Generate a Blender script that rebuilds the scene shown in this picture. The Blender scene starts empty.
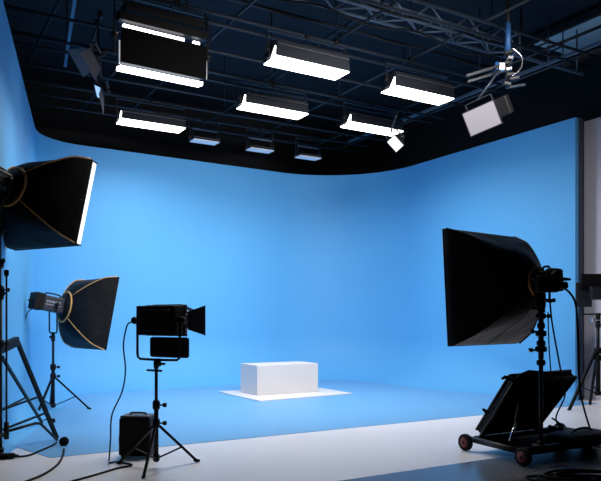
import bpy, bmesh, math, random
from mathutils import Vector as V, Matrix as M
random.seed(4)
C = bpy.context.scene.collection
PI = math.pi
H, F, U0, V0 = 1.5, 680.0, 300.5, 319.0
TH = math.radians(30.7)
CA, SA = math.cos(TH), math.sin(TH)
def PN(a, n, z=0.0): return V((CA*a-SA*n, SA*a+CA*n, z))
def at_z(u, v, z):
    Y = (z-H)*F/(V0-v); return V(((u-U0)/F*Y, Y, z))
def at_Y(u, v, Y): return V(((u-U0)/F*Y, Y, H+(V0-v)/F*Y))

# ------------------------------------------------------------------ materials
MATS = {}
def mat(name, col, rough=.5, metal=0, emit=None, es=0, noise=0, nscale=8, bump=0, coat=0, spec=.5):
    if name in MATS: return MATS[name]
    m = bpy.data.materials.new(name); m.use_nodes = True
    nt = m.node_tree; b = nt.nodes['Principled BSDF']
    b.inputs['Base Color'].default_value = (*col, 1)
    b.inputs['Roughness'].default_value = rough
    b.inputs['Metallic'].default_value = metal
    b.inputs['Specular IOR Level'].default_value = spec
    if coat: b.inputs['Coat Weight'].default_value = coat
    if emit:
        b.inputs['Emission Color'].default_value = (*emit, 1)
        b.inputs['Emission Strength'].default_value = es
    if noise or bump:
        tc = nt.nodes.new('ShaderNodeTexCoord'); n = nt.nodes.new('ShaderNodeTexNoise')
        n.inputs['Scale'].default_value = nscale; n.inputs['Detail'].default_value = 5
        nt.links.new(tc.outputs['Object'], n.inputs['Vector'])
        if noise:
            mx = nt.nodes.new('ShaderNodeMix'); mx.data_type = 'RGBA'
            mx.inputs['A'].default_value = (*[c*(1-noise) for c in col], 1)
            mx.inputs['B'].default_value = (*[min(1, c*(1+noise)) for c in col], 1)
            nt.links.new(n.outputs['Fac'], mx.inputs['Factor'])
            nt.links.new(mx.outputs['Result'], b.inputs['Base Color'])
        if bump:
            bp = nt.nodes.new('ShaderNodeBump'); bp.inputs['Strength'].default_value = bump
            bp.inputs['Distance'].default_value = .02
            nt.links.new(n.outputs['Fac'], bp.inputs['Height'])
            nt.links.new(bp.outputs['Normal'], b.inputs['Normal'])
    MATS[name] = m; return m
BLUE = mat('blue chroma paint', (.112, .42, .775), .6, noise=.03, nscale=.8, spec=.3)
BLUEF = mat('blue floor paint', (.145, .385, .69), .42, noise=.05, nscale=1.5, spec=.45)
WHITEF = mat('white studio floor', (.80, .78, .80), .38, noise=.05, nscale=1.2)
DARKF = mat('grey glossy floor', (.12, .12, .13), .24, noise=.25, nscale=1.6)
DARKW = mat('black painted wall', (.012, .013, .017), .8, noise=.2, nscale=2)
CEIL = mat('dark navy ceiling', (.007, .012, .022), .9, noise=.3, nscale=1.2)
LAV = mat('grey lavender wall paint', (.70, .69, .80), .7, noise=.04, nscale=1)
NAVY = mat('navy edge trim', (.012, .02, .05), .6)
SLATE = mat('blue grey ceiling board', (.66, .84, 1), .8, noise=.15, nscale=1.5)
PIPE = mat('blackened steel tube', (.020, .027, .040), .5, .3)
TRUSS = mat('aluminium truss', (.17, .22, .29), .5, .2)
BLK = mat('black powder coat', (.006, .006, .007), .55, spec=.2)
BLKM = mat('black anodised metal', (.012, .012, .015), .45, .2, spec=.3)
FAB = mat('black softbox nylon', (.008, .008, .010), .6, bump=.9, nscale=6, spec=.12)
FAB2 = mat('black sheen softbox nylon', (.014, .014, .017), .45, bump=.9, nscale=5, spec=.2)
RUB = mat('black rubber', (.008, .008, .009), .8, spec=.2)
GOLD = mat('golden orange piping', (.68, .35, .10), .6)
ORA = mat('orange speed ring', (1, .42, .13), .5)
PLI = mat('white painted plinth', (.64, .62, .63), .6)
SHEET = mat('white board', (.70, .70, .72), .5)
GREYL = mat('pale grey lettering', (.40, .40, .45), .6)
GREYP = mat('dark slate side panel', (.025, .03, .045), .45)
CHR = mat('worn chrome', (.6, .6, .62), .25, 1)
RED = mat('dull red wheel hub', (.20, .035, .03), .6)
HOUS = mat('dark slate lamp housing', (.018, .022, .030), .6, .1, spec=.25)
DOOR = mat('grey barn door metal', (.10, .095, .115), .5, .3)
FROST = mat('frosted diffusion, unlit', (.75, .75, .78), .6, emit=(1, .93, .9), es=.09)  # faint emission added to lift the switched-off panels towards grey
EMT = mat('lit overhead diffuser', (.9, .9, .9), .5, emit=(1, .98, .96), es=7)
EMS = mat('lit softbox diffuser', (.9, .9, .9), .5, emit=(1, .96, .97), es=1.0)
EMQ = mat('dim lit diffusion frame', (.12, .115, .13), .6, emit=(.86, .80, .92), es=.26)
EMB = mat('bright small spot lens', (.8, .8, .8), .5, emit=(.95, .93, 1), es=.9)
EMC = mat('cool small lens', (.5, .6, .7), .4, emit=(.45, .68, 1), es=.75)
BROWN = mat('rusty brown pipe', (.10, .05, .035), .6)
BLUEP = mat('blue pipe sleeve', (.02, .09, .25), .5)

# ------------------------------------------------------------------ builders
MW = {}
def tag(o, label=None, cat=None, group=None, kind=None):
    if label: o['label'] = label
    if cat: o['category'] = cat
    if group: o['group'] = group
    if kind: o['kind'] = kind
    return o
def thing(name, label, cat, loc=(0, 0, 0), rz=0, group=None, rot=None):
    o = bpy.data.objects.new(name, None); C.objects.link(o); o.empty_display_size = .1
    R = rot if rot is not None else M.Rotation(rz, 4, 'Z')
    mw = M.Translation(V(loc)) @ R
    o.rotation_mode = 'QUATERNION'; o.location = V(loc); o.rotation_quaternion = R.to_quaternion()
    MW[o.name] = mw
    return tag(o, label, cat, group)
class MB:
    def __init__(s, T=None): s.bm = bmesh.new(); s.T = T or M.Identity(4)
    def add(s, vs, fs, smooth=False):
        b = [s.bm.verts.new(s.T @ V(v)) for v in vs]
        for f in fs:
            try:
                g = s.bm.faces.new([b[i] for i in f]); g.smooth = smooth
            except ValueError: pass
        return s
    def box(s, c, d, R=None, taper=1.0):
        c = V(c); R = R.to_3x3() if R is not None else M.Identity(3)
        x, y, z = d[0]/2, d[1]/2, d[2]/2
        vs = [c + R @ V((sx*x*(taper if sz > 0 else 1), sy*y*(taper if sz > 0 else 1), sz*z)) for sx in (-1, 1) for sy in (-1, 1) for sz in (-1, 1)]
        return s.add(vs, [(0, 1, 3, 2), (4, 6, 7, 5), (0, 4, 5, 1), (2, 3, 7, 6), (0, 2, 6, 4), (1, 5, 7, 3)])
    def tube(s, pts, r, seg=10, cap=True):
        pts = [V(p) for p in pts]; n = len(pts)
        rs = r if isinstance(r, (list, tuple)) else [r]*n
        t0 = (pts[1]-pts[0]).normalized()
        up = V((0, 0, 1)) if abs(t0.z) < .9 else V((1, 0, 0))
        u = t0.cross(up).normalized()
        vs = []; fs = []
        for i, p in enumerate(pts):
            t = (pts[min(i+1, n-1)]-pts[max(i-1, 0)]).normalized()
            u = (u - t*u.dot(t)).normalized(); w = t.cross(u)
            for k in range(seg):
                a = 2*PI*k/seg; vs.append(p + rs[i]*(math.cos(a)*u + math.sin(a)*w))
        for i in range(n-1):
            for k in range(seg):
                fs.append((i*seg+k, i*seg+(k+1) % seg, (i+1)*seg+(k+1) % seg, (i+1)*seg+k))
        if cap: fs.append(tuple(range(seg-1, -1, -1))); fs.append(tuple((n-1)*seg+k for k in range(seg)))
        return s.add(vs, fs, True)
    def cyl(s, p, q, r, r2=None, seg=16): return s.tube([p, q], [r, r if r2 is None else r2], seg)
    def bar(s, p, q, w, h, up=(0, 0, 1)):
        p, q = V(p), V(q); t = (q-p); L = t.length; t.normalize()
        up = V(up)
        if abs(t.dot(up)) > .98: up = V((0, 1, 0))
        x = t.cross(up).normalized(); z = x.cross(t)
        R = M((x, t, z)).transposed()
        return s.box((p+q)/2, (w, L, h), R)
    def prism(s, poly, z0, z1):
        n = len(poly)
        vs = [(p[0], p[1], z0) for p in poly]+[(p[0], p[1], z1) for p in poly]
        fs = [tuple(range(n-1, -1, -1)), tuple(range(n, 2*n))]+[(i, (i+1) % n, n+(i+1) % n, n+i) for i in range(n)]
        return s.add(vs, fs)
    def slab(s, quad, t):       # any planar quad given thickness t
        q = [V(p) for p in quad]; n = (q[1]-q[0]).cross(q[-1]-q[0]).normalized()*t
        k = len(q)
        return s.add(q+[p+n for p in q], [tuple(range(k-1, -1, -1)), tuple(range(k, 2*k))]+[(i, (i+1) % k, k+(i+1) % k, k+i) for i in range(k)])
    def ring(s, R0, r, axis='y', y=0, n=32, seg=8, sx=1, sz=1):
        vs = []; fs = []
        for i in range(n):
            a = 2*PI*i/n; d = V((math.cos(a)*sx, 0, math.sin(a)*sz))
            for k in range(seg):
                b = 2*PI*k/seg
                vs.append(d*R0 + V((math.cos(a), 0, math.sin(a)))*r*math.cos(b) + V((0, y+r*math.sin(b), 0)))
        for i in range(n):
            for k in range(seg):
                j = (i+1) % n; fs.append((i*seg+k, j*seg+k, j*seg+(k+1) % seg, i*seg+(k+1) % seg))
        return s.add(vs, fs, True)
    def build(s, name, m, parent=None, world=False, bevel=0, smooth_angle=False):
        bm = s.bm
        if world and parent is not None: bm.transform(MW[parent.name].inverted())
        bmesh.ops.recalc_face_normals(bm, faces=bm.faces)
        me = bpy.data.meshes.new(name); bm.to_mesh(me); bm.free()
        me.materials.append(m)
        o = bpy.data.objects.new(name, me); C.objects.link(o)
        if parent is not None:
            o.parent = parent
            MW[o.name] = MW[parent.name]
        else: MW[o.name] = M.Identity(4)
        if bevel:
            b = o.modifiers.new('bevel', 'BEVEL'); b.width = bevel; b.segments = 2; b.limit_method = 'ANGLE'; b.angle_limit = math.radians(40)
        return o
def curve_pts(ctrl, n=10):
    P = [V(p) for p in ctrl]; P = [P[0]*2-P[1]]+P+[P[-1]*2-P[-2]]; out = []
    for i in range(1, len(P)-2):
        a, b, c, d = P[i-1:i+3]
        for k in range(n):
            t = k/n
            out.append(.5*((2*b)+(c-a)*t+(2*a-5*b+4*c-d)*t*t+(3*b-a-3*c+d)*t**3))
    out.append(P[-2]); return out
def cable(name, ctrl, r, label, group=None, m=None):
    return tag(MB().tube(curve_pts(ctrl, 8), r, 7).build(name, m or RUB), label, 'cable', group)
def struct(name, mb, m, **k): return tag(mb.build(name, m, **k), kind='structure')

# ------------------------------------------------------------------ the room
def poly_an(pts): return [PN(a, n) for a, n in pts]
AL, AR, NF, NB, ZC = -2.2, 12.3, -3.0, 16.8, 7.1
struct('floor', MB().prism(poly_an([(AL, 5.24), (AR, 5.24), (AR, NB), (AL, NB)]), -.1, 0), WHITEF)
struct('floor_dark', MB().prism(poly_an([(AL, NF), (AR, NF), (AR, 5.24), (AL, 5.24)]), -.1, 0), DARKF)
struct('ceiling', MB().prism(poly_an([(AL, NF), (AR, NF), (AR, NB), (AL, NB)]), ZC, ZC+.1), CEIL)
def wall(name, a0, n0, a1, n1, m=DARKW, z0=0, z1=ZC, t=.12):
    p, q = PN(a0, n0), PN(a1, n1); d = (q-p).normalized(); o = V((d.y, -d.x, 0))*t
    return struct(name, MB().prism([p, q, q+o, p+o], z0, z1), m)
wall('wall_left', AL, NB, AL, NF, t=-.12)
wall('wall_back', AL, NB, AR, NB, t=-.12)
wall('wall_right', AR, NF, AR, NB)
wall('wall_front', AL, NF, AR, NF)
# pale lavender side wall beyond the open end of the blue wall
wall('wall_side', 11.15, 3.4, 11.15, 8.35, LAV, 0, 5.22, .12)
wall('trim_side', 10.80, 8.16, 11.14, 8.36, NAVY, 0, 5.2, .06)

# cyclorama: left, back and right wall in one sweep with a cove at its foot
def fillet(P, C_, Q, r, n):
    a = (P-C_).normalized(); b = (Q-C_).normalized(); ang = a.angle(b)
    d = r/math.tan(ang/2); cen = C_+(a+b).normalized()*(r/math.sin(ang/2))
    s, e = C_+a*d-cen, C_+b*d-cen; out = []
    tot = s.angle(e); ax = s.cross(e).normalized()
    for k in range(n+1): out.append(cen+M.Rotation(tot*k/n, 3, ax) @ s)
    return out
P0, C1, C2, P3 = V((-3.335, 7.52, 0)), PN(2.5, 14.8), PN(10.7, 15.1), PN(10.7, 8.15)
path = [P0]
def seg_to(q, n):
    p = path[-1]
    for k in range(1, n+1): path.append(p.lerp(q, k/n))
f1 = fillet(P0, C1, C2, 1.15, 14); f2 = fillet(C1, C2, P3, 2.3, 18)
seg_to(f1[0], 6); path += f1[1:]; seg_to(f2[0], 8); path += f2[1:]; seg_to(P3, 8)
arc = [0]
for i in range(1, len(path)): arc.append(arc[-1]+(path[i]-path[i-1]).length)
def coveR(i):
    s, T = arc[i], arc[-1]
    return min(1.1, .10+.13*s, .18+.30*(T-s))
vs, fs = [], []; K = 14; cnt = 0
for i, p in enumerate(path):
    t = (path[min(i+1, len(path)-1)]-path[max(i-1, 0)]).normalized(); m_ = V((t.y, -t.x, 0)); R = coveR(i)
    prof = []
    for k in range(K+1):
        a = PI/2*k/K; prof.append(p+m_*(R*(1-math.sin(a)))+V((0, 0, R*(1-math.cos(a)))))
    prof += [p+V((0, 0, z)) for z in (2.0, 3.2, 4.3, 5.2)]
    prof += [p-m_*.09+V((0, 0, 5.2)), p-m_*.09]
    cnt = len(prof); vs += prof
for i in range(len(path)-1):
    for k in range(cnt):
        fs.append((i*cnt+k, i*cnt+(k+1) % cnt, (i+1)*cnt+(k+1) % cnt, (i+1)*cnt+k))
fs.append(tuple(range(cnt))); fs.append(tuple((len(path)-1)*cnt+k for k in range(cnt)))
mb = MB(); mb.add(vs, fs, True)
cyc = mb.build('wall_cyclorama', BLUE); tag(cyc, kind='structure')
for poly in cyc.data.polygons:
    if len(poly.vertices) > 4: poly.use_smooth = False
es = cyc.modifiers.new('split', 'EDGE_SPLIT'); es.split_angle = math.radians(50)
front = [at_z(50, 458, 0), at_z(20, 448.5, 0), at_z(-1, 443.5, 0)]
fl = [p for p in path if p.y > 8.35 or p.x > 0] + [PN(10.7, 7.68)] + [front[0], front[1], front[2]]
struct('floor_blue', MB().prism([(p.x, p.y) for p in fl], 0.0005, .005), BLUEF)

# ceiling board strip at the right, and beams beside it
struct('ceiling_panel', MB().prism(poly_an([(10.75, 2.5), (12.15, 2.5), (12.15, 9.35), (10.75, 9.35)]), ZC-.09, ZC-.04), SLATE)
struct('trim_1', MB().bar(PN(10.68, 2, ZC-.16), PN(10.68, 9.5, ZC-.16), .1, .12), HOUS)
struct('trim_2', MB().bar(PN(12.1, 2, ZC-.25), PN(12.1, 9.5, ZC-.25), .07, .10), BROWN)

# ------------------------------------------------------------------ ceiling rig
g = thing('lighting_grid', 'dark steel pipe grid hung under the ceiling over the blue set', 'lighting grid', PN(5, 10, 5.8))
def gp(p, q, r=.024, m=PIPE): MB().cyl(p, q, r, seg=10).build('grid_pipe', m, g, world=True)
ZG = 5.80
for n, z in ((5.6, ZG), (7.1, ZG), (7.45, ZG), (8.85, ZG), (9.15, ZG), (10.15, ZG+.02), (10.98, ZG), (11.35, ZG), (12.2, ZG), (13.05, ZG), (13.7, ZG), (14.35, ZG)):
    gp(PN(.6, n, z), PN(10.1 if n > 7.6 else 9.6, n, z))
for a in (1.2, 3.3, 4.2, 5.9, 7.4, 9.0, 9.7):
    gp(PN(a, 5.2, ZG+.052), PN(a, 14.5, ZG+.052))
for n in (9.6, 12.6):
    gp(PN(.4, n, 6.45), PN(10.4, n, 6.45), .03)
for a in (2.2, 6.6):
    gp(PN(a, 5.2, 6.51), PN(a, 14.6, 6.51), .03)
for a in (1.2, 3.3, 5.9, 7.4, 9.0):
    for n in (5.6, 8.85, 10.98, 13.05):
        MB().cyl(PN(a, n, ZG-.03), PN(a, n, ZC-.005), .011, seg=8).build('drop_rod', PIPE, g, world=True)
for n in (8.85, 10.98, 13.05):
    for a in (3.3, 5.9, 7.4, 9.0):
        MB().box(PN(a, n, ZG+.02), (.07, .07, .11), M.Rotation(TH, 3, 'Z')).build('clamp', BLKM, g, world=True)
# plain blue conduit crossing the left
p1, p2 = at_Y(75, -6, 9.3), at_Y(65, 64, 12.2)
p1.z = p2.z = 6.15
tr = thing('ceiling_conduit', 'blue steel conduit running under the ceiling at far left', 'conduit', p1)
MB().bar(at_z(76, -10, 6.15), at_z(65, 66, 6.15), .05, .04).build('channel', mat('blue conduit paint', (.06, .14, .25), .5), tr, world=True)
for t in (.2, .8):
    q = at_z(76, -10, 6.15).lerp(at_z(65, 66, 6.15), t)
    MB().cyl(q, V((q.x, q.y, ZC)), .012, seg=8).build('drop_rod', PIPE, tr, world=True)

# box truss
t = thing('box_truss', 'silver lattice box truss crossing the ceiling at upper right', 'truss', PN(5, 8.45, 6.2))
ch = [(8.3, 6.2), (8.62, 6.2), (8.3, 6.52), (8.62, 6.52)]
A0, A1 = 2.0, 9.4
for n, z in ch:
    MB().cyl(PN(A0, n, z), PN(A1, n, z), .024, seg=10).build('chord', TRUSS, t, world=True)
NBAY = 18; st = (A1-A0)/NBAY
for (i0, i1) in ((0, 2), (0, 1)):
    (n0, z0), (n1, z1) = ch[i0], ch[i1]
    for k in range(NBAY):
        a, b = A0+k*st, A0+(k+1)*st
        p, q = (PN(a, n0, z0), PN(b, n1, z1)) if k % 2 == 0 else (PN(a, n1, z1), PN(b, n0, z0))
        MB().cyl(p, q, .015, seg=7).build('brace', TRUSS, t, world=True)
(n0, z0), (n1, z1) = ch[1], ch[3]
for k in range(NBAY):
    a, b = A0+k*st, A0+(k+1)*st
    p, q = (PN(a, n0, z0), PN(b, n1, z1)) if k % 2 else (PN(a, n1, z1), PN(b, n0, z0))
    MB().cyl(p, q, .015, seg=7).build('brace', TRUSS, t, world=True)
for a in (A0, A1):
    m_ = MB()
    for i, j in ((0, 1), (1, 3), (3, 2), (2, 0)): m_.cyl(PN(a, *ch[i]), PN(a, *ch[j]), .02, seg=8)
    m_.build('end_frame', TRUSS, t, world=True)
for a in (4, 8.9):
    MB().cyl(PN(a, 8.46, 6.52), PN(a, 8.46, ZC), .012, seg=8).build('hanging_cable', PIPE, t, world=True)
    MB().bar(PN(a, 8.28, 6.54), PN(a, 8.64, 6.54), .05, .03).build('hanging_bracket', BLKM, t, world=True)

# small pipe frame at right, in front of the ceiling board
t = thing('pipe_frame', 'dark ladder-like pipe frame below the blue-grey ceiling board', 'pipe frame', PN(10.4, 8.5, 6.2))
MB().bar(PN(9.47, 8.46, 6.2), PN(11.35, 8.46, 6.2), .045, .045).build('rail', TRUSS, t, world=True)
MB().bar(PN(9.62, 8.46, 6.62), PN(12.1, 8.46, 6.62), .03, .03).build('rail', PIPE, t, world=True)
MB().bar(PN(9.62, 8.9, 6.62), PN(12.1, 8.9, 6.62), .03, .03).build('rail', PIPE, t, world=True)
for a in (9.62, 10.35, 10.75, 11.15):
    MB().cyl(PN(a, 8.46, 6.18), PN(a, 8.46, ZC-.03), .016, seg=8).build('upright', TRUSS if a > 10 else PIPE, t, world=True)
    MB().bar(PN(a, 8.46, 6.62), PN(a, 8.9, 6.62), .025, .025).build('tie', PIPE, t, world=True)
t = thing('ceiling_beam', 'thin grey beam slanting away behind the pipe cluster at right', 'beam', PN(9.3, 9, 6.0))
MB().bar(PN(9.85, 6.6, 6.0), PN(9.85, 14.2, 6.0), .05, .05).build('beam_body', TRUSS, t, world=True)
MB().cyl(PN(9.85, 7, 6.0), PN(9.85, 7, ZC), .012).build('drop_rod', PIPE, t, world=True)
MB().cyl(PN(9.85, 12, 6.0), PN(9.85, 12, ZC), .012).build('drop_rod', PIPE, t, world=True)

# overhead light panels
def overhead(a, n, label, L=1.3, W=.42, on=True, z=5.3, name='overhead_light_panel', group='lit overhead light panels', hh=.25):
    c = PN(a+L/2, n+W/2, z)
    o = thing(name, label, 'light panel', c, TH, group)
    x, y = L/2, W/2
    # housing: sloped slate body
    MB().add([(-x, -y, .012), (x, -y, .012), (x, y, .012), (-x, y, .012), (-x+.02, -y+.02, hh), (x-.02, -y+.02, hh), (x-.02, y-.1, hh), (-x+.02, y-.1, hh)],
             [(0, 1, 2, 3), (4, 7, 6, 5), (0, 4, 5, 1), (1, 5, 6, 2), (2, 6, 7, 3), (3, 7, 4, 0)]).build('housing', HOUS, o, bevel=.008)
    d = MB().box((0, 0, 0), (L-.03, W-.03, .02))
    if on:  # added glowing wedge paints the flare and lit door at the near left corner
        d.add([(-x-.006, -y+.02, 0), (-x-.006, -y+.16, 0), (-x-.006, -y+.03, .15), (-x+.012, -y+.02, 0), (-x+.012, -y+.16, 0), (-x+.012, -y+.03, .15)],
              [(0, 1, 2), (3, 5, 4), (0, 2, 5, 3), (1, 4, 5, 2), (0, 3, 4, 1)])
    d.build('diffuser', EMT if on else FROST, o)
    MB().box((0, -y-.004, hh*.72), (L*.97, .012, .012)).build('trim_rail', DOOR, o)
    hi = ZG-z
    for s in (-1, 1):
        MB().box((s*(x+.02), 0, hh*.55), (.015, .09, hh*.9)).build('side_bracket', BLKM, o)
        MB().cyl((s*(x+.012), 0, hh*.6), (s*(x+.055), 0, hh*.6), .035).build('tilt_knob', BLKM, o)
    yk = MB()
    for s in (-1, 1): yk.bar((s*(x+.035), 0, hh*.5), (s*(x+.035), 0, hi-.07), .012, .035, up=(0, 1, 0))
    yk.bar((-x-.04, 0, hi-.07), (x+.04, 0, hi-.07), .035, .014)
    yk.build('yoke', PIPE, o)
    cl = MB().cyl((0, 0, hi-.08), (0, 0, hi+.01), .02)
    cl.box((0, 0, hi-.035), (.06, .05, .05)).build('pipe_clamp', BLKM, o)
    if on: MB().box((x*.4, y*.2, hh+.05), (.26, .12, .10)).build('power_unit', BLKM, o, bevel=.01)
    return o
overhead(4.70, 8.60, 'large lit rectangular panel hanging top centre, left of the truss')
overhead(6.98, 8.72, 'large lit rectangular panel hanging under the lattice truss')
overhead(5.27, 10.75, 'smaller looking lit panel in the middle row, below the top centre one', hh=.23)
overhead(7.53, 10.76, 'lit panel hanging just left of the small tilted square spot', hh=.23)
overhead(3.66, 12.80, 'lit panel lowest at the left, below the one with a black board', hh=.2)
for (a, n), lb in zip(((5.38, 13.45), (6.74, 13.50), (8.04, 13.55)), ('leftmost of the three small unlit panels above the blue wall', 'middle of the three small unlit panels above the blue wall', 'rightmost of the three small unlit panels above the blue wall')):
    o = overhead(a, n, lb, L=.60, W=.30, on=False, name='small_light_panel', group='small unlit overhead panels', hh=.06)
    for s in (-1, 1): MB().cyl((s*.27, -.02, .05), (s*.27, -.02, .5), .009, seg=8).build('hanger_rod', PIPE, o)
    MB().box((0, -.02, .24), (.58, .02, .02)).build('cross_bar', TRUSS, o)

# upper left lamp: black board in front of a bright tube box
pl = at_Y(118, 66, 8.8); pr = at_Y(208.5, 82, 9.5)
pl.z = pr.z = 4.84
ax = (pr-pl); Lb = 1.22; ang = math.atan2(ax.y, ax.x)
cc = (pl+pr)/2
o = thing('overhead_light_panel', 'biggest overhead lamp at upper left with a black board across its front', 'light panel', cc, ang, 'lit overhead light panels')
x = Lb/2
MB().add([(-x, 0, 0), (x, 0, 0), (x, .015, 0), (-x, .015, 0), (-x+.01, -.02, .45), (x, -.02, .45), (x, 0, .45), (-x+.01, 0, .45)],
         [(0, 1, 2, 3), (4, 7, 6, 5), (0, 4, 5, 1), (1, 5, 6, 2), (2, 6, 7, 3), (3, 7, 4, 0)]).build('front_board', mat('matte black board', (.006, .006, .007), .9, spec=.05), o)
MB().box((-.02, .10, -.052), (Lb-.05, .16, .05), M.Rotation(math.radians(8), 3, 'X')).build('diffuser', EMT, o)
MB().box((-.13, .06, .492), (Lb*.70, .05, .045)).build('light_tube', EMT, o)
MB().box((x-.13, .06, .49), (.09, .05, .045)).build('light_tube', EMT, o)
MB().box((x+.008, .02, .14), (.012, .02, .26)).build('light_slit', mat('faint lit slit', (.6, .6, .6), .5, emit=(.9, .92, 1), es=.35), o)
MB().box((-x-.006, .02, .13), (.012, .02, .30)).build('light_slit', mat('faint lit slit', (.6, .6, .6)), o)
MB().box((0, .12, .22), (Lb-.06, .16, .40), taper=.9).build('housing', HOUS, o, bevel=.01)
MB().box((0, .04, .60), (Lb+.05, .14, .11)).build('top_bracket', BLK, o, bevel=.01)
MB().box((0, .04, .73), (Lb-.1, .2, .09)).build('power_unit', BLK, o, bevel=.01)
yk = MB()
for s in (-1, 1): yk.bar((s*(x+.05), .08, .1), (s*(x+.05), .08, .9), .015, .04, up=(0, 1, 0))
yk.bar((-x-.05, .08, .9), (x+.05, .08, .9), .04, .02).build('yoke', BLKM, o)
for s in (-1, 1):
    MB().cyl((s*(x+.02), .08, .35), (s*(x+.09), .08, .35), .05).build('tilt_knob', BLKM, o)
    MB().cyl((s*.35, .08, .9), (s*.35, .08, 1.2), .015).build('hanger_rod', PIPE, o)
MB().tube(curve_pts([(x+.06, .1, .5), (x+.12, .1, .7), (x+.02, .1, .85), (x+.05, .1, 1.0)]), .012, 7).build('power_cable', RUB, o)

# tilted spots with barn doors / diffusion frames
def frame_rot(f, roll=0):
    f = V(f).normalized(); r = f.cross(V((0, 0, 1))).normalized(); u = r.cross(f)
    R = M((r, f, u)).transposed().to_4x4()
    return R @ M.Rotation(roll, 4, 'Y')
def spot(loc, f, label, roll=0, s=.44, w=None, lens=EMQ, doors=(), hang=None, body=.32, name='studio_spotlight', doorl=.2):
    R = frame_rot(f, roll); w = w or s
    o = thing(name, label, 'spotlight', loc, rot=R)
    MB().box((0, .0, 0), (w, .015, s)).build('diffusion_frame', lens, o)
    fr = MB()
    for sx, sz, dx, dz in ((0, 1, w+.02, .014), (0, -1, w+.02, .014), (1, 0, .014, s+.02), (-1, 0, .014, s+.02)):
        fr.box((sx*w/2, -.005, sz*s/2), (dx, .03, dz))
    fr.build('frame_rim', BLKM, o)
    k = min(w, s)*.40
    b = MB().tube([(0, -.02, 0), (0, -.06, 0), (0, -.10, 0), (0, -body, 0), (0, -body-.03, 0)], [k, k, k*.92, k*.85, k*.6], 20)
    b.build('lamp_body', BLK, o)
    for a in range(5): pass
    MB().ring(k*.95, .008, y=-body*.6).build('cooling_rib', BLKM, o)
    MB().ring(k*.95, .008, y=-body*.8).build('cooling_rib', BLKM, o)
    for dsd in doors:
        L = doorl
        if dsd == 'l': q = [(-w/2, .0, -s/2), (-w/2, .0, s/2), (-w/2-L*.75, L, s/2+.06), (-w/2-L*.75, L, -s/2-.06)]
        if dsd == 'r': q = [(w/2, .0, -s/2), (w/2, .0, s/2), (w/2+L*.75, L, s/2+.06), (w/2+L*.75, L, -s/2-.06)]
        if dsd == 't': q = [(-w/2, .0, s/2), (w/2, .0, s/2), (w/2+.06, L, s/2+L*.6), (-w/2-.06, L, s/2+L*.6)]
        if dsd == 'b': q = [(-w/2, .0, -s/2), (w/2, .0, -s/2), (w/2+.06, L, -s/2-L*.6), (-w/2-.06, L, -s/2-L*.6)]
        MB().slab(q, .006).build('barn_door', DOOR, o)
    yk = MB()
    for sx in (-1, 1): yk.bar((sx*(k+.05), -body*.5, 0), (sx*(k+.05), -body*.5, k+.12), .012, .03, up=(0, 1, 0))
    yk.bar((-k-.05, -body*.5, k+.12), (k+.05, -body*.5, k+.12), .03, .012).build('yoke', PIPE, o)
    for sx in (-1, 1): MB().cyl((sx*k*.9, -body*.5, 0), (sx*(k+.08), -body*.5, 0), .025).build('tilt_knob', BLKM, o)
    if hang:
        p = MW[o.name] @ V((0, -body*.5, k+.12))
        MB().cyl(p, V(hang), .016).build('hanger_rod', PIPE, o, world=True)
        MB().box(V(hang), (.07, .07, .09)).build('pipe_clamp', CHR if lens is EMQ else BLKM, o, world=True)
    return o
c = at_Y(482, 118.5, 9.4)
sp4 = spot(c, (-.42, -.80, -.36), 'square pale diffusion spot tilted down beside the pipe cluster, upper right', roll=math.radians(16), s=.34, w=.46, hang=(c.x+.30, c.y+.10, 5.02))
MB().box((-.22, -.22, .03), (.30, .22, .26)).build('ballast_box', BLK, sp4, bevel=.02)
c = at_Y(395.5, 143.5, 12.6)
spot(c, (-.45, -.62, -.50), 'small glowing square spot tilted down, right of the middle row panel', roll=math.radians(30), s=.26, w=.22, lens=EMB, hang=(c.x+.2, c.y+.15, ZG-.0), body=.24)
c = at_Y(93, 58, 9.6)
spot(c, (-.70, -.30, -.60), 'upper of two small grey spots left of the black board', roll=math.radians(-28), s=.30, w=.13, lens=DOOR, doors=('r', 'l'), hang=(c.x+.1, c.y, ZG), body=.2)
c = at_Y(99, 92, 9.8)
spot(c, (-.45, -.45, -.60), 'lower small spot with a cool blue lens, left of the black board', roll=math.radians(-38), s=.22, w=.12, lens=EMC, doors=('l',), hang=(c.x-.05, c.y+.1, ZG), body=.18)

# pipe and rigging cluster at upper right, hung with small hardware
c = at_Y(508, 45, 9.7)
o = thing('rigging_pole', 'blue sleeved hanging pole crowded with clamps at the truss end', 'rigging pole', (c.x, c.y, 4.75))
MB().cyl((c.x, c.y, 4.80), (c.x, c.y, ZC), .03).build('pole', BLKM, o, world=True)
MB().cyl((c.x, c.y, 5.32), (c.x, c.y, 5.72), .038).build('sleeve', BLUEP, o, world=True)
MB().cyl((c.x-.16, c.y, 4.98), (c.x-.16, c.y, 5.16), .03).build('blue_box', BLUEP, o, world=True)
rr = random.Random(7)
for k in range(7):
    z = 5.28-k*.075
    MB().box((c.x+rr.uniform(-.05, .07), c.y-.04+rr.uniform(-.03, .03), z), (.08+rr.random()*.06, .08, .045), M.Rotation(rr.uniform(-.4, .4), 3, 'Y')).build('clamp', CHR if k in (1, 3) else BLKM, o, world=True, bevel=.006)
MB().tube(curve_pts([(c.x+.04, c.y-.05, 5.35), (c.x+.18, c.y-.05, 5.22), (c.x+.16, c.y-.05, 5.05), (c.x+.04, c.y-.05, 4.95)]), .012, 7).build('cable_loop', CHR, o, world=True)
MB().bar((c.x-.62, c.y-.1, 4.93), (c.x+.05, c.y, 5.16), .05, .035).build('arm', BLKM, o, world=True)
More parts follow.
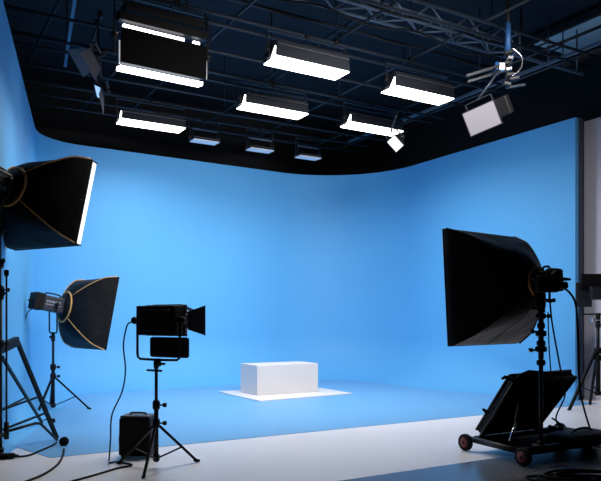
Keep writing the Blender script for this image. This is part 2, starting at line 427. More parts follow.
MB().bar((c.x-.60, c.y-.1, 4.85), (c.x+.02, c.y, 5.06), .03, .03).build('arm', BLKM, o, world=True)
MB().bar((c.x-.02, c.y, 4.80), (c.x+.26, c.y+.05, 4.86), .03, .03).build('arm', PIPE, o, world=True)
for px_ in (375, 395, 455): pass
# cable bundles strung along the row above the panels
def strung(name, n, z, a0, a1, label, sag=.07, r=.016, step=.9, seed=1):
    rr = random.Random(seed); pts = []; a = a0; k = 0
    while a <= a1:
        pts.append(PN(a, n+rr.uniform(-.02, .02), z-(sag if k % 2 else 0)*rr.uniform(.5, 1))); a += step; k += 1
    return cable(name, pts, r, label, None, BLK)
strung('power_cable', 8.42, 5.87, 2.2, 9.6, 'black power cable strung along the pipe behind the top panels', seed=2)
strung('power_cable', 8.05, 5.90, 1.5, 9.6, 'drooping black cable above and nearer than the top row panels', sag=.16, seed=5)
strung('power_cable', 7.55, 5.86, 1.5, 9.2, 'nearest black cable sagging along the front ceiling pipe', sag=.12, r=.02, seed=9)

# ------------------------------------------------------------------ plinth on its board
pa = at_z(257.3, 397, 0)
BW = .022
o = thing('display_plinth', 'white rectangular plinth block on a white board in the blue set', 'plinth', PN(0, 0))
bpy.data.objects.remove(o)
an = (CA*pa.x+SA*pa.y, -SA*pa.x+CA*pa.y)
pz = MB().prism([PN(an[0], an[1]), PN(an[0]+1.38, an[1]), PN(an[0]+1.38, an[1]+.74), PN(an[0], an[1]+.74)], .027, .605).build('display_plinth', PLI, bevel=.006)
tag(pz, 'white rectangular plinth block standing on a thin white board', 'plinth')
f0, l0, r0 = at_z(260, 401, 0.02), at_z(219, 391.7, .02), at_z(352, 393.3, .02)
bd = MB().prism([f0, r0, r0+(l0-f0), l0], .006, .026).build('floor_board', SHEET, bevel=.003)
tag(bd, 'thin white square board lying under the white plinth', 'board')

# ------------------------------------------------------------------ stands
def stand(x, y, h, R, hub, angs, label, r=.018, low=.08, foot=True, name='light_stand', group='black light stands', z0=0, top_clamp=True):
    o = thing(name, label, 'light stand', (x, y, z0), 0, group)
    MB().cyl((0, 0, low), (0, 0, h*.62), r*1.25, seg=14).build('lower_tube', BLK, o)
    MB().cyl((0, 0, h*.6), (0, 0, h), r*.9, seg=14).build('upper_tube', BLKM, o)
    for z in (hub+.03, h*.62):
        MB().tube([(0, 0, z-.05), (0, 0, z-.03), (0, 0, z+.03), (0, 0, z+.05)], [r*1.5, r*2.1, r*2.1, r*1.4], 16).build('collar', BLK, o)
        m_ = MB().cyl((r, 0, z), (r+.06, 0, z), .008); m_.cyl((r+.05, 0, z), (r+.085, 0, z), .022).build('knob', BLK, o)
    MB().tube([(0, 0, low-.02), (0, 0, low), (0, 0, low+.05)], [r*1.2, r*1.9, r*1.9], 16).build('lower_collar', BLK, o)
    for k in angs:
        a = math.radians(k); d = V((math.cos(a), math.sin(a), 0))
        e = d*R+V((0, 0, .018)); s0 = d*r*1.8+V((0, 0, hub))
        lg = MB().bar(s0, e, r*1.35, r*1.35).build('leg', BLK, o)
        MB().tube([e-d*.03+V((0, 0, .008)), e, e+d*.035+V((0, 0, -.004))], [.014, .018, .013], 10).build('rubber_foot', RUB, lg)
        mid = s0.lerp(e, .6)
        MB().bar(d*r*1.6+V((0, 0, low+.02)), mid, .014, .014).build('brace', BLK, o)
    if top_clamp:
        MB().cyl((0, 0, h-.02), (0, 0, h+.06), r*1.5).build('spigot', BLKM, o)
    return o
def deg(p, q): return math.degrees(math.atan2(q[1]-p[1], q[0]-p[0]))

# --- middle LED panel lamp
sx, sy = -1.455, 6.86
feet = [at_z(147.5, 475, 0), at_z(198, 462, 0), at_z(109, 463, 0)]
stand(sx, sy, 1.02, .45, .42, [deg((sx, sy), f) for f in feet], 'black tripod light stand carrying the barn door panel lamp, left of the plinth', z0=0, group=None)
LP = (sx, sy, 1.475)
ya = math.radians(-29)
o = thing('led_panel_light', 'black rectangular panel lamp with barn doors seen from behind', 'light panel', (sx, sy, 1.08), ya)
zc = .405
MB().box((0, .06, zc), (.50, .17, .30)).build('lamp_housing', BLK, o, bevel=.012)
MB().box((0, -.035, zc), (.40, .02, .22)).build('rear_plate', BLKM, o, bevel=.006)
fr = MB()
for sx_, sz_, dx, dz in ((0, 1, .52, .02), (0, -1, .52, .02), (1, 0, .02, .32), (-1, 0, .02, .32)):
    fr.box((sx_*.25, .155, zc+sz_*.15), (dx, .03, dz))
fr.build('front_rim', DOOR, o)
MB().box((0, .155, zc), (.48, .006, .28)).build('diffuser', EMS, o)
MB().slab([(.26, .17, zc-.09), (.26, .17, zc+.09), (.39, .30, zc+.155), (.39, .30, zc-.155)], .006).build('barn_door', mat('charcoal barn door', (.035, .04, .05), .5), o)
MB().slab([(-.26, .17, zc-.09), (-.26, .17, zc+.09), (-.42, .35, zc+.15), (-.42, .35, zc-.15)], .006).build('barn_door', BLK, o)
MB().slab([(-.19, .17, zc+.16), (.19, .17, zc+.16), (.22, .36, zc+.10), (-.22, .36, zc+.10)], .006).build('barn_door', BLK, o)
MB().box((0.06, .13, zc-.275), (.50, .05, .21)).build('power_unit', BLK, o, bevel=.03)
for z in (.09, -.09):
    MB().cyl((.255, .16, zc+z*.9-.025), (.255, .16, zc+z*.9+.025), .014).build('hinge', CHR, o)
for s in (-1, 1):
    MB().tube([(s*.25, .03, zc), (s*.30, .03, zc), (s*.30, .03, zc), (s*.335, .03, zc)], [.02, .02, .04, .036], 14).build('tilt_knob', BLK, o)
yp = [(-.278, .03, zc+.03), (-.278, .03, .07), (-.27, .03, .03), (-.24, .03, .01), (0, .03, .005), (.24, .03, .01), (.27, .03, .03), (.278, .03, .07), (.278, .03, zc+.03)]
MB().tube(yp, .013, 8).build('yoke', BLK, o)
MB().cyl((0, .03, -.06), (0, .03, .02), .03).build('yoke_socket', BLK, o)
MB().cyl((-.03, .0, -.03), (.11, .0, -.03), .012).build('socket_screw', BLKM, o)
MB().cyl((-.12, .0, -.1), (.07, .0, -.1), .012).build('socket_screw', BLKM, o)
lv = V((sx, sy, 0))
c0 = at_Y(131, 322, 6.95)
cable('power_cable', [c0, at_Y(127, 326, 6.95), at_Y(123.5, 345, 6.95), at_Y(125.5, 370, 6.95), at_Y(122, 392, 6.95), at_Y(112, 415, 6.9), at_Y(110.5, 440, 6.9), at_z(109, 461, .012)],
      .008, 'thin black cable hanging from the barn door panel lamp to the floor')
# case beside the stand
kc = at_z(134.5, 459, .0)
o = thing('equipment_case', 'black box case standing on the floor behind the middle light stand', 'case', (kc.x, kc.y+.17, 0), math.radians(-6))
MB().box((0, 0, .225), (.36, .26, .41), taper=.97).build('case_body', BLK, o, bevel=.02)
MB().box((0, 0, .44), (.33, .23, .025)).build('lid', GREYP, o, bevel=.01)
MB().tube(curve_pts([(-.09, 0, .45), (-.07, 0, .472), (.07, 0, .472), (.09, 0, .45)]), .01, 8).build('handle', BLKM, o)
MB().box((-.19, -.02, .18), (.03, .06, .09)).build('socket_box', BLKM, o, bevel=.005)
for s in (-1, 1):
    for q in (-1, 1): MB().cyl((s*.14, q*.1, 0), (s*.14, q*.1, .025), .018).build('rubber_foot', RUB, o)
cable('floor_cable', [at_z(109, 463, .012), at_z(118, 462, .012), at_z(132, 465, .01), at_z(118, 468, .01), at_z(98, 474, .01), at_z(66, 483, .01), at_z(40, 492, .01)], .010,
      'black cable running along the white floor from the box case to the bottom left')

# ------------------------------------------------------------------ softboxes
def softbox(loc, phi_dir, tilt, W, Hh, D, label, dome=.68, drop=.10, ringR=.17, gold=True, lip=.03, body=(.20, .34, .19), ring_off=.24, name='softbox_light', stand_top=None, wht=False, rear=.16):
    f = V((phi_dir[0], phi_dir[1], 0)).normalized(); rz = math.atan2(f.y, f.x)-PI/2
    o = thing(name, label, 'softbox', loc, rz)
    T = M.Rotation(-tilt, 4, 'X')
    N, K = 48, 14
    def P(th, t, k=0):
        c, s = math.cos(th), math.sin(th)
        g = dome*t+(1-dome)*(1-(1-t)**4)
        m_ = max(abs(c), abs(s)); b = min(1, t*1.6)**.8
        sag = 1-.055*math.sin(PI*min(1, t*1.05))*abs(math.cos(2*th))*b
        hw = ringR+(W/2-ringR)*g; hh = ringR+(Hh/2-ringR)*g
        qx = c*(1-b)+b*c/m_; qz = s*(1-b)+b*s/m_
        return V((qx*hw*sag, ring_off+t*D, qz*hh*sag))
    vs, fs = [], []
    for i in range(K+1):
        for j in range(N):
            vs.append(P(PI/4+2*PI*j/N, i/K))
    for j in range(N):
        q = P(PI/4+2*PI*j/N, 1)
        vs.append(V((q.x, ring_off+D+lip, q.z)))
    for i in range(K+1):
        for j in range(N):
            fs.append((i*N+j, i*N+(j+1) % N, (i+1)*N+(j+1) % N, (i+1)*N+j))
    sh = MB(T).add(vs, fs, True).build('fabric_shell', FAB if gold else FAB2, o)
    sd = sh.modifiers.new('thick', 'SOLIDIFY'); sd.thickness = .006; sd.offset = 0
    es = sh.modifiers.new('split', 'EDGE_SPLIT'); es.split_angle = math.radians(35)
    # ribs along the four corners
    for q in range(4):
        th = PI/4+q*PI/2
        pts = [P(th, i/12)*1.0 for i in range(13)]
        pts = [V((p.x*1.012, p.y, p.z*1.012)) for p in pts]
        MB(T).tube(pts, .0085 if gold else .007, 8).build('rib', GOLD if gold else FAB, sh)
    for q in range(4):
        th = q*PI/2
        MB(T).tube([V((P(th, i/12).x*1.006, P(th, i/12).y, P(th, i/12).z*1.006)) for i in range(13)], .004, 6).build('seam', BLKM, sh)
    # front edge piping
    w2, h2, y2 = W/2+.004, Hh/2+.004, ring_off+D+lip
    MB(T).tube([(-w2, y2, -h2), (w2, y2, -h2), (w2, y2, h2), (-w2, y2, h2), (-w2, y2, -h2)], .008, 6).build('edge_piping', BLKM, sh)
    if wht:
        d = MB(T).box((0, y2+.035, 0), (W-.005, .085, Hh-.005))
    else:
        d = MB(T).box((0, ring_off+D+.005, 0), (W-.03, .012, Hh-.03))
    d.build('diffuser', EMS, o, bevel=.02 if wht else 0)
    if wht:
        for q in (-1, 1): MB(T).box((0, y2+.036, q*(Hh/2+.001)), (W+.004, .09, .006)).build('lip_glow_cover', FAB, sh)  # black strips added to hide the glow of the lip's top and underside
    MB(T).ring(ringR, .016, y=ring_off-.005, n=40).build('speed_ring', ORA if gold is False else GOLD, o)
    MB(T).tube([(0, ring_off-.08, 0), (0, ring_off-.04, 0), (0, ring_off, 0)], [.11, ringR*.8, ringR*.93], 28).build('mount_plate', BLK, o)
    bw, bl, bh = body
    y0 = ring_off-.06
    bo = MB(T).box((0, y0-bl/2, 0), (bw, bl, bh)).build('lamp_body', GREYP if gold else BLK, o, bevel=.015)
    MB(T).box((0, y0-bl-rear*.5+.01, .0), (bw*1.08, rear, bh*1.12)).build('rear_housing', BLK, o, bevel=.015)
    MB(T).tube(curve_pts([(0, y0-bl*.15, bh/2), (0, y0-bl*.2, bh/2+.045), (0, y0-bl*.8, bh/2+.045), (0, y0-bl*.85, bh/2)]), .012, 8).build('carry_handle', BLK, bo)
    # lettering strips on both flanks of the body (too blurred to read in the photo)
    rr = random.Random(3)
    for s in (1,):
        m_ = MB(T); xx = s*(bw/2+.001)
        for k in range(8):
            yy = y0-bl*.85+k*bl*.088
            m_.box((xx, yy, .028), (.003, bl*.05, .034)); 
        for k in range(13):
            yy = y0-bl*.87+k*bl*.058
            m_.box((xx, yy, -.022), (.003, bl*.034, .018))
        if gold: m_.build('lettering', GREYL, bo)
    for k in range(5):
        MB(T).box((0, y0-bl-rear*(.15+.13*k), bh*.56), (bw*.9, .008, .012)).build('cooling_fin', BLKM, bo)
    hw = bw/2+.035; yd = -bh/2-drop
    yy = 0.0
    MB().tube([(-hw, yy, .02), (-hw, yy, yd+.03), (-hw+.03, yy, yd), (hw-.03, yy, yd), (hw, yy, yd+.03), (hw, yy, .02)], .013, 8).build('yoke', BLK, o)
    for s in (-1, 1): MB().tube([(s*(bw/2), yy, 0), (s*(hw+.02), yy, 0), (s*(hw+.05), yy, 0)], [.025, .034, .03], 14).build('tilt_knob', BLK, o)
    MB().cyl((0, yy, yd-.12), (0, yy, yd+.01), .028).build('yoke_socket', BLK, o)
    MB().tube([(0, yy, yd-.07), (-.07, yy, yd-.07), (-.07, yy, yd-.07), (-.11, yy, yd-.07)], [.008, .008, .025, .022], 10).build('socket_screw', BLK, o)
    MB(T).tube([(0, y0-bl-.14, 0), (0, y0-bl-.21, -.01)], [.02, .012], 10).build('plug', BLK, o)
    return o
ph = lambda d: (math.cos(math.radians(d)), math.sin(math.radians(d)))
# mid left softbox
p2 = (-4.02, 11.05)
stand(p2[0], p2[1], 1.16, .56, .54, [22, -95, 115], 'black tripod stand carrying the farther left softbox', r=.022, group=None)
softbox((p2[0], p2[1], 1.735), ph(42), math.radians(11), 1.22, 1.2, .52, 'farther left black softbox with golden piping, on a stand before the blue wall', ringR=.25, body=(.24, .34, .24), ring_off=.20, dome=.42, drop=.34)
# upper left softbox
p1 = (-3.28, 7.40)
softbox((p1[0]+.01, p1[1], 3.0), ph(60), math.radians(14), 1.13, 1.0, .50, 'nearer left black softbox with golden piping and white front, cut by the picture edge', ringR=.22, wht=True, ring_off=.16, dome=.45)
foot = at_z(57, 440, 0)
st1 = stand(p1[0], p1[1], 2.93, .8, 1.2, [], 'tall black stand at the left picture edge carrying the nearer left softbox', r=.026, group=None, low=.05)
br = at_Y(17, 341, 7.8)
def W_(o, mb, name, m=BLK): return mb.build(name, m, o, world=True)
W_(st1, MB().bar((p1[0], p1[1], br.z-.08), br, .06, .10), 'leg_bracket')
W_(st1, MB().bar(br, V((foot.x, foot.y, .02)), .035, .045), 'leg')
f2 = at_z(42, 424, 0)
W_(st1, MB().bar((p1[0]+.03, p1[1], br.z-.16), V((f2.x, f2.y, .02)), .03, .035), 'leg')
W_(st1, MB().bar((p1[0]-.0, p1[1], br.z-.16), V((p1[0]-.25, p1[1]-.65, .02)), .03, .035), 'leg')
q1 = V(br).lerp(V((foot.x, foot.y, .02)), .55)
q2 = V((p1[0]+.03, p1[1], br.z-.16)).lerp(V((f2.x, f2.y, .02)), .55)
W_(st1, MB().bar((p1[0], p1[1], .50), q1, .02, .02), 'brace')
W_(st1, MB().bar((p1[0], p1[1], .50), q2, .02, .02), 'brace')
W_(st1, MB().bar((p1[0], p1[1], .28), V(br).lerp(V((foot.x, foot.y, .02)), .72), .022, .022), 'brace')
for z in (1.75, 2.1, 2.45):
    W_(st1, MB().tube([(p1[0], p1[1], z-.05), (p1[0], p1[1], z-.03), (p1[0], p1[1], z+.03), (p1[0], p1[1], z+.05)], [.03, .05, .05, .03], 14), 'collar')
    W_(st1, MB().tube([(p1[0], p1[1]-.02, z), (p1[0]+.07, p1[1]-.06, z), (p1[0]+.09, p1[1]-.07, z+.03), (p1[0]+.07, p1[1]-.06, z+.05)], .012, 8), 'knob')
# c-stand with thin rod
cx, cy = at_Y(6.5, 300, 7.25).x, 7.25
o = thing('c_stand', 'thin rod stand with a round knob on top at the left edge', 'c-stand', (cx, cy, 0))
MB().cyl((cx, cy, .28), (cx, cy, at_Y(8, 276, 7.25).z), .010).build('rod', BLK, o, world=True)
tz = at_Y(8, 273, 7.25).z
MB().tube([(cx, cy, tz-.04), (cx, cy, tz-.02), (cx, cy, tz+.02), (cx, cy, tz+.035)], [.012, .026, .026, .015], 12).build('top_knob', BLK, o, world=True)
MB().cyl((cx, cy, .22), (cx, cy, .40), .026).build('hub', BLK, o, world=True)
fe = at_z(57, 441.5, 0)
for k, e in enumerate((fe, V((cx-.15, cy-.70, 0)), V((cx-.42, cy-.25, 0)))):
    d = (V((e.x, e.y, 0))-V((cx, cy, 0)))
    zz = .30-.02*k
    MB().tube([V((cx, cy, zz)), V((cx, cy, zz))+d*.55, V((cx, cy, zz-.02))+d*.64, V((e.x, e.y, .02))], .016, 10).build('leg', BLK, o, world=True)

cable('lamp_cable', [at_Y(33, 308, 11.0), at_Y(27, 314, 11.0), at_Y(23, 332, 10.9), at_Y(22.5, 350, 10.8), at_Y(20, 375, 10.4), at_z(25, 421, .02), at_z(48, 419, .02)], .009, 'thin cable hanging from the back of the farther left softbox lamp')
# floor bits at left
o = thing('power_strip', 'short black power connector block lying on the white floor at left edge', 'power strip', at_z(2, 459, 0), math.radians(15))
MB().box((-.02, 0, .03), (.30, .09, .055)).build('strip_body', RUB, o, bevel=.02)
MB().cyl((.12, 0, .03), (.17, 0, .025), .02, .012).build('cable_gland', BLKM, o)
cable('floor_cable', [at_z(14, 457, .02), at_z(28, 455.5, .01), at_z(38, 451.5, .015), at_z(50, 446.5, .015), at_z(57, 442.5, .03)], .011, 'cable from the power block to the bent stand foot at lower left')
ph_ = at_z(64, 446, .0)
o = thing('round_plug', 'small round black plug standing upright on the floor at lower left', 'plug', (ph_.x, ph_.y, 0))
MB().tube([(0, .032, .055), (0, .03, .055), (0, .02, .055), (0, -.02, .055), (0, -.03, .055), (0, -.032, .055)], [.03, .045, .054, .054, .045, .03], 20).build('disc', RUB, o)
MB().cyl((0, 0, .0), (0, 0, .02), .03).build('base', RUB, o)
cable('floor_cable', [at_z(64, 449, .02), at_z(63, 455, .01), at_z(58, 464, .01), at_z(46, 473, .01), at_z(30, 480, .01), at_z(5, 488, .01)], .012, 'black cable curving from the round plug to the bottom left corner')
o = thing('small_foot_weight', 'tiny dark knob on the blue floor beside the farther left stand', 'weight', at_z(53, 422.5, 0.005))
MB().tube([(0, 0, 0), (0, 0, .01), (0, 0, .05), (0, 0, .06)], [.03, .035, .03, .01], 12).build('weight_body', RUB, o)

# ------------------------------------------------------------------ right softbox on its wheeled cart
W1, W2 = V((1.88, 7.75, 0)), V((2.27, 6.93, 0))
dA = V((CA, SA, 0)); W3, W4 = W2+dA*1.62, W1+dA*1.62
cart = thing('equipment_cart', 'black wheeled cart with dull red wheel hubs carrying the right softbox stand', 'cart', (W1+W3)/2)
def wheel(p, r=.095, w=.06):
    ax = (W1-W2).normalized(); ax = V((ax.y, -ax.x, 0))   # axle direction
    ax = -dA
    p = V((p.x, p.y, r))
    wh = MB().tube([p-ax*w*.5, p-ax*w*.45, p-ax*w*.3, p+ax*w*.3, p+ax*w*.45, p+ax*w*.5], [r*.8, r*.95, r, r, r*.95, r*.8], 28).build('wheel', RUB, cart, world=True)
    for s in (1, -1):
        MB().tube([p+s*ax*w*.48, p+s*ax*w*.58], [r*.62, r*.50], 20).build('hub', RED, wh, world=True)
        MB().tube([p+s*ax*w*.55, p+s*ax*w*.68], [r*.18, r*.15], 12).build('axle_cap', BLKM, wh, world=True)
for w_ in (W1, W2, W3, W4): wheel(w_)
m_ = lambda p, z: V((p.x, p.y, z))
MB().tube([m_(W1, .13)+dA*.06, m_(W2, .13)+dA*.06], .035, 12).build('side_rail', BLKM, cart, world=True)
MB().tube([m_(W4, .13)-dA*.06, m_(W3, .13)-dA*.06], .035, 12).build('side_rail', BLK, cart, world=True)
MB().bar(m_(W1.lerp(W2, .1), .14)+dA*.08, m_(W4.lerp(W3, .1), .14)-dA*.08, .06, .06).build('cross_rail', BLK, cart, world=True)
MB().bar(m_(W1.lerp(W2, .9), .12)+dA*.08, m_(W4.lerp(W3, .9), .12)-dA*.08, .06, .08).build('cross_rail', BLK, cart, world=True)
dk = [W1.lerp(W2, .12)+dA*.12, W1.lerp(W2, .94)+dA*.12, W4.lerp(W3, .94)-dA*.08, W4.lerp(W3, .12)-dA*.08]
MB().prism([(p.x, p.y) for p in dk], .10, .12).build('deck', mat('matte black board', (.006, .006, .007), .9, spec=.05), cart, world=True)
# struts for the tilted board
MB().cyl(at_Y(510, 441, 7.15), at_Y(516, 421, 7.3), .014).build('strut', CHR, cart, world=True)
MB().cyl(at_Y(516, 422, 7.3), at_Y(520, 400, 7.35), .02).build('strut', BLKM, cart, world=True)

# tilted black flat case on the cart
B0 = at_Y(481, 436, 7.75); L0 = at_Y(514.5, 382, 7.3); L1 = at_Y(576, 377, 7.62); B1 = B0+(L1-L0)*.92
o = thing('flat_case', 'black flat case leaning steeply on the wheeled cart, behind the pole', 'case', B0)
qd = [B0, B1, L1, L0]
nn = (B1-B0).cross(L0-B0).normalized()
MB().slab(qd, -.10).build('case_shell', BLK, o, world=True, bevel=.015)
# ribs and edge rims
def edge(p, q, r=.016, m=BLKM, n='edge_trim'): MB().tube([p, q], r, 8).build(n, m, o, world=True)
edge(B0, L0, .02); edge(L0, L1, .018); edge(L1, B1, .02)
c_ = -nn*.10
edge(B0+c_, L0+c_, .018); edge(L0+c_, L1+c_, .02, GREYP)
for k in (.3, .55, .8):
    edge(B0.lerp(B1, k)+nn*.01, L0.lerp(L1, k)+nn*.01, .008)
edge(B0.lerp(L0, .35)+nn*.01, B1.lerp(L1, .35)+nn*.01, .008); edge(B0.lerp(L0, .7)+nn*.01, B1.lerp(L1, .7)+nn*.01, .008)
MB().tube([L0+V((.02, 0, 0)), at_Y(511, 379, 7.25), at_Y(505, 377, 7.2), at_Y(501.5, 379, 7.2)], [.022, .02, .02, .012], 10).build('grip_handle', BLK, o, world=True)
MB().tube([at_Y(514, 382, 7.3), at_Y(521, 375, 7.35), at_Y(529, 371.5, 7.4), at_Y(548, 373, 7.45), at_Y(552, 378, 7.5)], .018, 10).build('carry_handle', BLK, o, world=True)
MB().tube([at_Y(490, 416, 7.7), at_Y(486.5, 412, 7.68), at_Y(483, 409, 7.66)], [.025, .024, .014], 10).build('latch', BLK, o, world=True)
MB().tube([at_Y(499, 402, 7.55), at_Y(494, 408, 7.6), at_Y(492, 414, 7.65)], [.016, .035, .016], 10).build('latch', BLK, o, world=True)
MB().box(at_Y(482, 434, 7.8), (.07, .07, .07)).build('corner_guard', CHR, o, world=True, bevel=.01)
# dark pack lying on the rear of the cart
pk = W2+dA*1.05+V((0, .25, 0))
o = thing('soft_bag', 'low black bag slumped on the right rear of the cart', 'bag', (pk.x, pk.y, .12), TH)
b = MB(); N, K = 20, 8; vs = []; fs = []
for i in range(K+1):
    t = i/K; z = .11*math.sin(t*PI/2)**.8; s_ = math.cos(t*PI/2)**.35 if t < 1 else .05
    for j in range(N):
        a = 2*PI*j/N; wob = 1+.05*math.sin(3*a+i)
        ca, sa = math.cos(a), math.sin(a)
        vs.append((.46*s_*wob*math.copysign(abs(ca)**.6, ca), .24*s_*wob*math.copysign(abs(sa)**.6, sa), z))
for i in range(K):
    for j in range(N): fs.append((i*N+j, i*N+(j+1) % N, (i+1)*N+(j+1) % N, (i+1)*N+j))
fs.append(tuple(range(N))); fs.append(tuple(K*N+j for j in range(N)))
b.add(vs, fs, True).build('bag_body', FAB, o)
MB().tube(curve_pts([(-.2, -.02, .09), (-.1, -.03, .14), (.1, -.03, .14), (.2, -.02, .09)]), .014, 8).build('strap', BLK, o)
# arm with rear wheel knob at right
o = thing('drag_bar', 'black tube arm ending in a round knob at the right of the cart', 'cart arm', at_z(587, 447, 0))
MB().tube([at_Y(549, 427, 7.9), at_Y(566, 432, 7.95), at_Y(584, 438, 8.0)], .028, 10).build('tube', BLK, o, world=True)
pq = at_Y(588, 438, 8.0)
MB().tube([pq-V((0, .05, 0)), pq-V((0, .045, 0)), pq+V((0, .045, 0)), pq+V((0, .05, 0))], [.06, .085, .085, .06], 18).build('knob', RUB, o, world=True)
MB().bar(pq-V((0, 0, .03)), (pq.x, pq.y, 0), .05, .05).build('foot', BLK, o, world=True)

# stand on the cart
s3 = at_Y(541, 446, 7.0)
sz = .19
o = thing('light_stand', 'black column with clamps rising from the cart under the right softbox', 'light stand', (s3.x, s3.y, sz))
MB().cyl((0, 0, 0), (0, 0, .02), .09).build('base_plate', BLK, o)
MB().cyl((0, 0, .02), (0, 0, .95), .022).build('lower_tube', BLKM, o)
MB().cyl((0, 0, .9), (0, 0, 1.52), .028).build('upper_tube', BLK, o)
for z, r in ((.03, .04), (.86, .045), (1.0, .06), (1.06, .045), (1.16, .055), (1.24, .04), (1.34, .05), (1.44, .045)):
    MB().tube([(0, 0, z-.03), (0, 0, z-.02), (0, 0, z+.02), (0, 0, z+.03)], [r*.7, r, r, r*.7], 14).build('collar', BLK, o)
for z, s, L in ((.99, -1, .13), (1.18, -1, .11), (1.34, 1, .09), (1.42, -1, .10)):
    MB().tube([(0, 0, z), (s*L*.7, -.01, z), (s*L*.7, -.01, z), (s*L, -.01, z)], [.012, .012, .024, .02], 10).build('knob', CHR if z < 1 else BLKM, o)
softbox((s3.x+.015, 7.0, 1.885), ph(180-52), math.radians(3.5), 1.20, 1.24, .66, 'right black softbox with an orange ring, above the wheeled cart', ringR=.15, gold=False, ring_off=.06, dome=.66, body=(.19, .10, .20), rear=.09, lip=.05)
# extra clamps of the head
o = thing('lamp_control_box', 'black control unit with round knobs clamped behind the right softbox lamp', 'control box', at_Y(546, 284, 6.8))
MB().box(at_Y(547, 284, 6.82), (.22, .10, .17)).build('box_body', BLK, o, world=True, bevel=.02)
MB().tube([at_Y(552, 286, 6.8), at_Y(560, 285.5, 6.78), at_Y(562, 285.5, 6.78), at_Y(567, 285, 6.78)], [.02, .02, .038, .034], 12).build('knob', BLK, o, world=True)
MB().tube([at_Y(552, 276, 6.8), at_Y(556, 274, 6.78), at_Y(561, 273, 6.78)], [.03, .04, .03], 12).build('knob', BLK, o, world=True)
MB().tube([at_Y(545, 300, 6.8), at_Y(550, 301, 6.78), at_Y(555, 300, 6.78)], [.015, .02, .02], 12).build('knob', BLK, o, world=True)
MB().box(at_Y(540, 300, 6.9), (.10, .08, .14)).build('clamp', BLK, o, world=True, bevel=.01)
MB().box(at_Y(536, 279, 6.76), (.13, .01, .02)).build('metal_edge', CHR, o, world=True)
cable('lamp_cable', [at_Y(562, 287, 6.8), at_Y(570, 293, 6.8), at_Y(576, 306, 6.8), at_Y(578, 340, 6.8), at_Y(579, 376, 6.9), at_Y(582, 400, 7.3), at_Y(590, 428, 7.9), at_z(598, 446, .02)], .011, 'outer cable looping from the right softbox lamp down to the floor')
cable('lamp_cable', [at_Y(550, 302, 6.9), at_Y(552, 322, 6.9), at_Y(556, 345, 6.9), at_Y(561, 372, 7.0), at_Y(565, 395, 7.75), at_Y(556, 418, 7.8), at_Y(563, 432, 7.9)], .009, 'inner thin cable hanging close behind the right stand column')
cable('lamp_cable', [at_Y(548, 312, 7.2), at_Y(549, 345, 7.2), at_Y(551, 374, 7.3)], .007, 'short cable between the right stand column and the tilted case')
cable('floor_cable', [at_Y(552, 418, 7.85), at_Y(560, 424, 7.9), at_Y(566, 434, 7.9), at_z(572, 440, .02), at_z(600, 447, .02), at_z(615, 447, .02)], .011, 'cable trailing over the floor right of the tilted case')
# coil of cable at bottom right
o = thing('cable_coil', 'tangled heap of black cable on the dark floor at the bottom right corner', 'cable coil', at_z(585, 484, 0))
rr = random.Random(11); cc = at_z(585, 486, 0)
for k in range(9):
    R0 = .20+.30*rr.random(); pts = []; ox, oy = rr.uniform(-.22, .22), rr.uniform(-.06, .06); ph0 = rr.uniform(0, 6)
    for j in range(29):
        a = 2*PI*j/28+ph0
        pts.append((cc.x+ox+R0*1.25*math.cos(a), cc.y+oy+R0*.6*math.sin(a), .016+.010*k+.006*math.sin(3*a+k)))
    MB().tube(pts, .012, 7).build('cable_loop', RUB, o, world=True)

# ------------------------------------------------------------------ background lamp at far right
bx = at_Y(598, 400, 11.3)
s4 = stand(bx.x, 11.3, 1.38, .55, .95, [195, 80, -40], 'dark tripod stand at the right edge in front of the grey side wall', r=.03, low=.25, group=None)
o = thing('barn_door_lamp', 'dark lamp with flat barn doors at the right picture edge', 'spotlight', (bx.x, 11.3, 1.50))
lw = at_Y(594, 290, 11.3)
MB().box((.03, .0, .47), (.40, .28, .30)).build('lamp_body', GREYP, o, bevel=.02)
MB().box((-.07, -.16, .64), (.56, .02, .20), M.Rotation(.1, 3, 'X')).build('barn_door', BLK, o)
MB().box((.16, -.17, .67), (.34, .02, .26)).build('barn_door', BLK, o)
MB().box((-.26, -.05, .40), (.30, .02, .40), M.Rotation(.25, 3, 'Z')).build('barn_door', GREYP, o)
MB().box((.14, -.18, .42), (.12, .02, .24)).build('rear_plate', BLKM, o)
MB().tube([(.10, -.19, .55), (.10, -.21, .55)], [.02, .02], 12).build('knob', CHR, o)
MB().tube([(-.24, .05, .45), (-.24, .05, .08), (.28, .05, .08), (.28, .05, .45)], .016, 8).build('yoke', BLK, o)
MB().cyl((0, .0, -.10), (0, .0, .10), .04).build('yoke_socket', BLK, o)
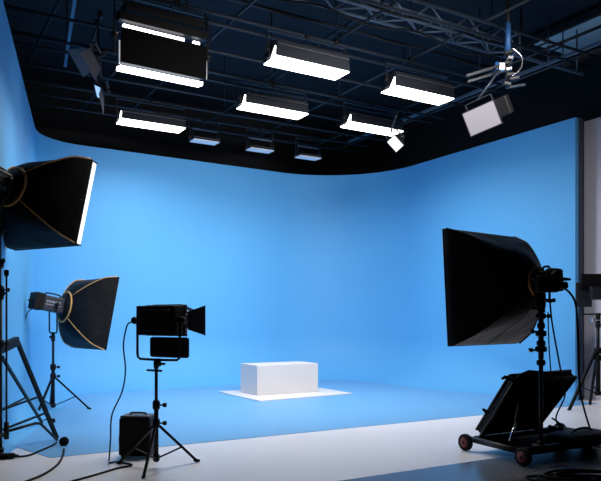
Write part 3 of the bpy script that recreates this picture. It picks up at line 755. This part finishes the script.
MB().tube([(0, -.04, -.02), (-.09, -.06, -.02), (-.13, -.06, -.02)], [.015, .02, .035], 10).build('socket_screw', CHR, o)

# ------------------------------------------------------------------ lights
w = bpy.data.worlds.new('World'); bpy.context.scene.world = w; w.use_nodes = True
w.node_tree.nodes['Background'].inputs[0].default_value = (.01, .015, .03, 1)
w.node_tree.nodes['Background'].inputs[1].default_value = .3
def area(p, tgt, size, e, col, sy=None, spread=180):
    l = bpy.data.lights.new('area', 'AREA'); l.shape = 'RECTANGLE'; l.size = size; l.size_y = sy or size; l.energy = e; l.color = col; l.spread = math.radians(spread)
    o = bpy.data.objects.new('panel_or_fill_light', l); C.objects.link(o); o.location = p
    o.rotation_euler = (V(tgt)-V(p)).to_track_quat('-Z', 'Y').to_euler(); return o
for o in [q for q in C.objects if q.name.startswith('overhead_light_panel')]:
    c = MW[o.name].translation; big = 'black board' in o['label']
    l = area(c-V((0, 0, .10 if big else .02)), c-V((0, 0, 2)), 1.2, 52, (1, .97, .94), .34, 158)
    l.rotation_euler = (0, 0, MW[o.name].to_euler().z); l.data.shape = 'RECTANGLE'; l.location = c-V((0, 0, .10 if big else .02))
# unseen fill lights added overhead to brighten the blue walls and white floor
area(PN(4.2, 5.2, 5.0), PN(4.6, 14.8, .9), 1.3, 45, (1, .97, .94), .6, 85)
area(PN(6.4, 4.8, 5.1), PN(8.8, 14.8, .9), 1.3, 66, (1, .97, .94), .6, 100)
area(PN(5.6, 5.0, 4.9), PN(6.9, 14.8, 3.45), .8, 24, (1, .95, .90), .5, 56)

# ------------------------------------------------------------------ camera
cam = bpy.data.cameras.new('cam'); co = bpy.data.objects.new('camera', cam); C.objects.link(co)
cam.sensor_width = 36; cam.lens = 36*F/601
co.location = (0, 0, H); co.rotation_euler = (PI/2, 0, 0)
cam.shift_y = (V0-240.5)/601; cam.clip_end = 200
bpy.context.scene.camera = co
vs_ = bpy.context.scene.view_settings
vs_.view_transform = 'Standard'; vs_.look = 'None'; vs_.gamma = 1; vs_.use_curve_mapping = False; vs_.exposure = 0
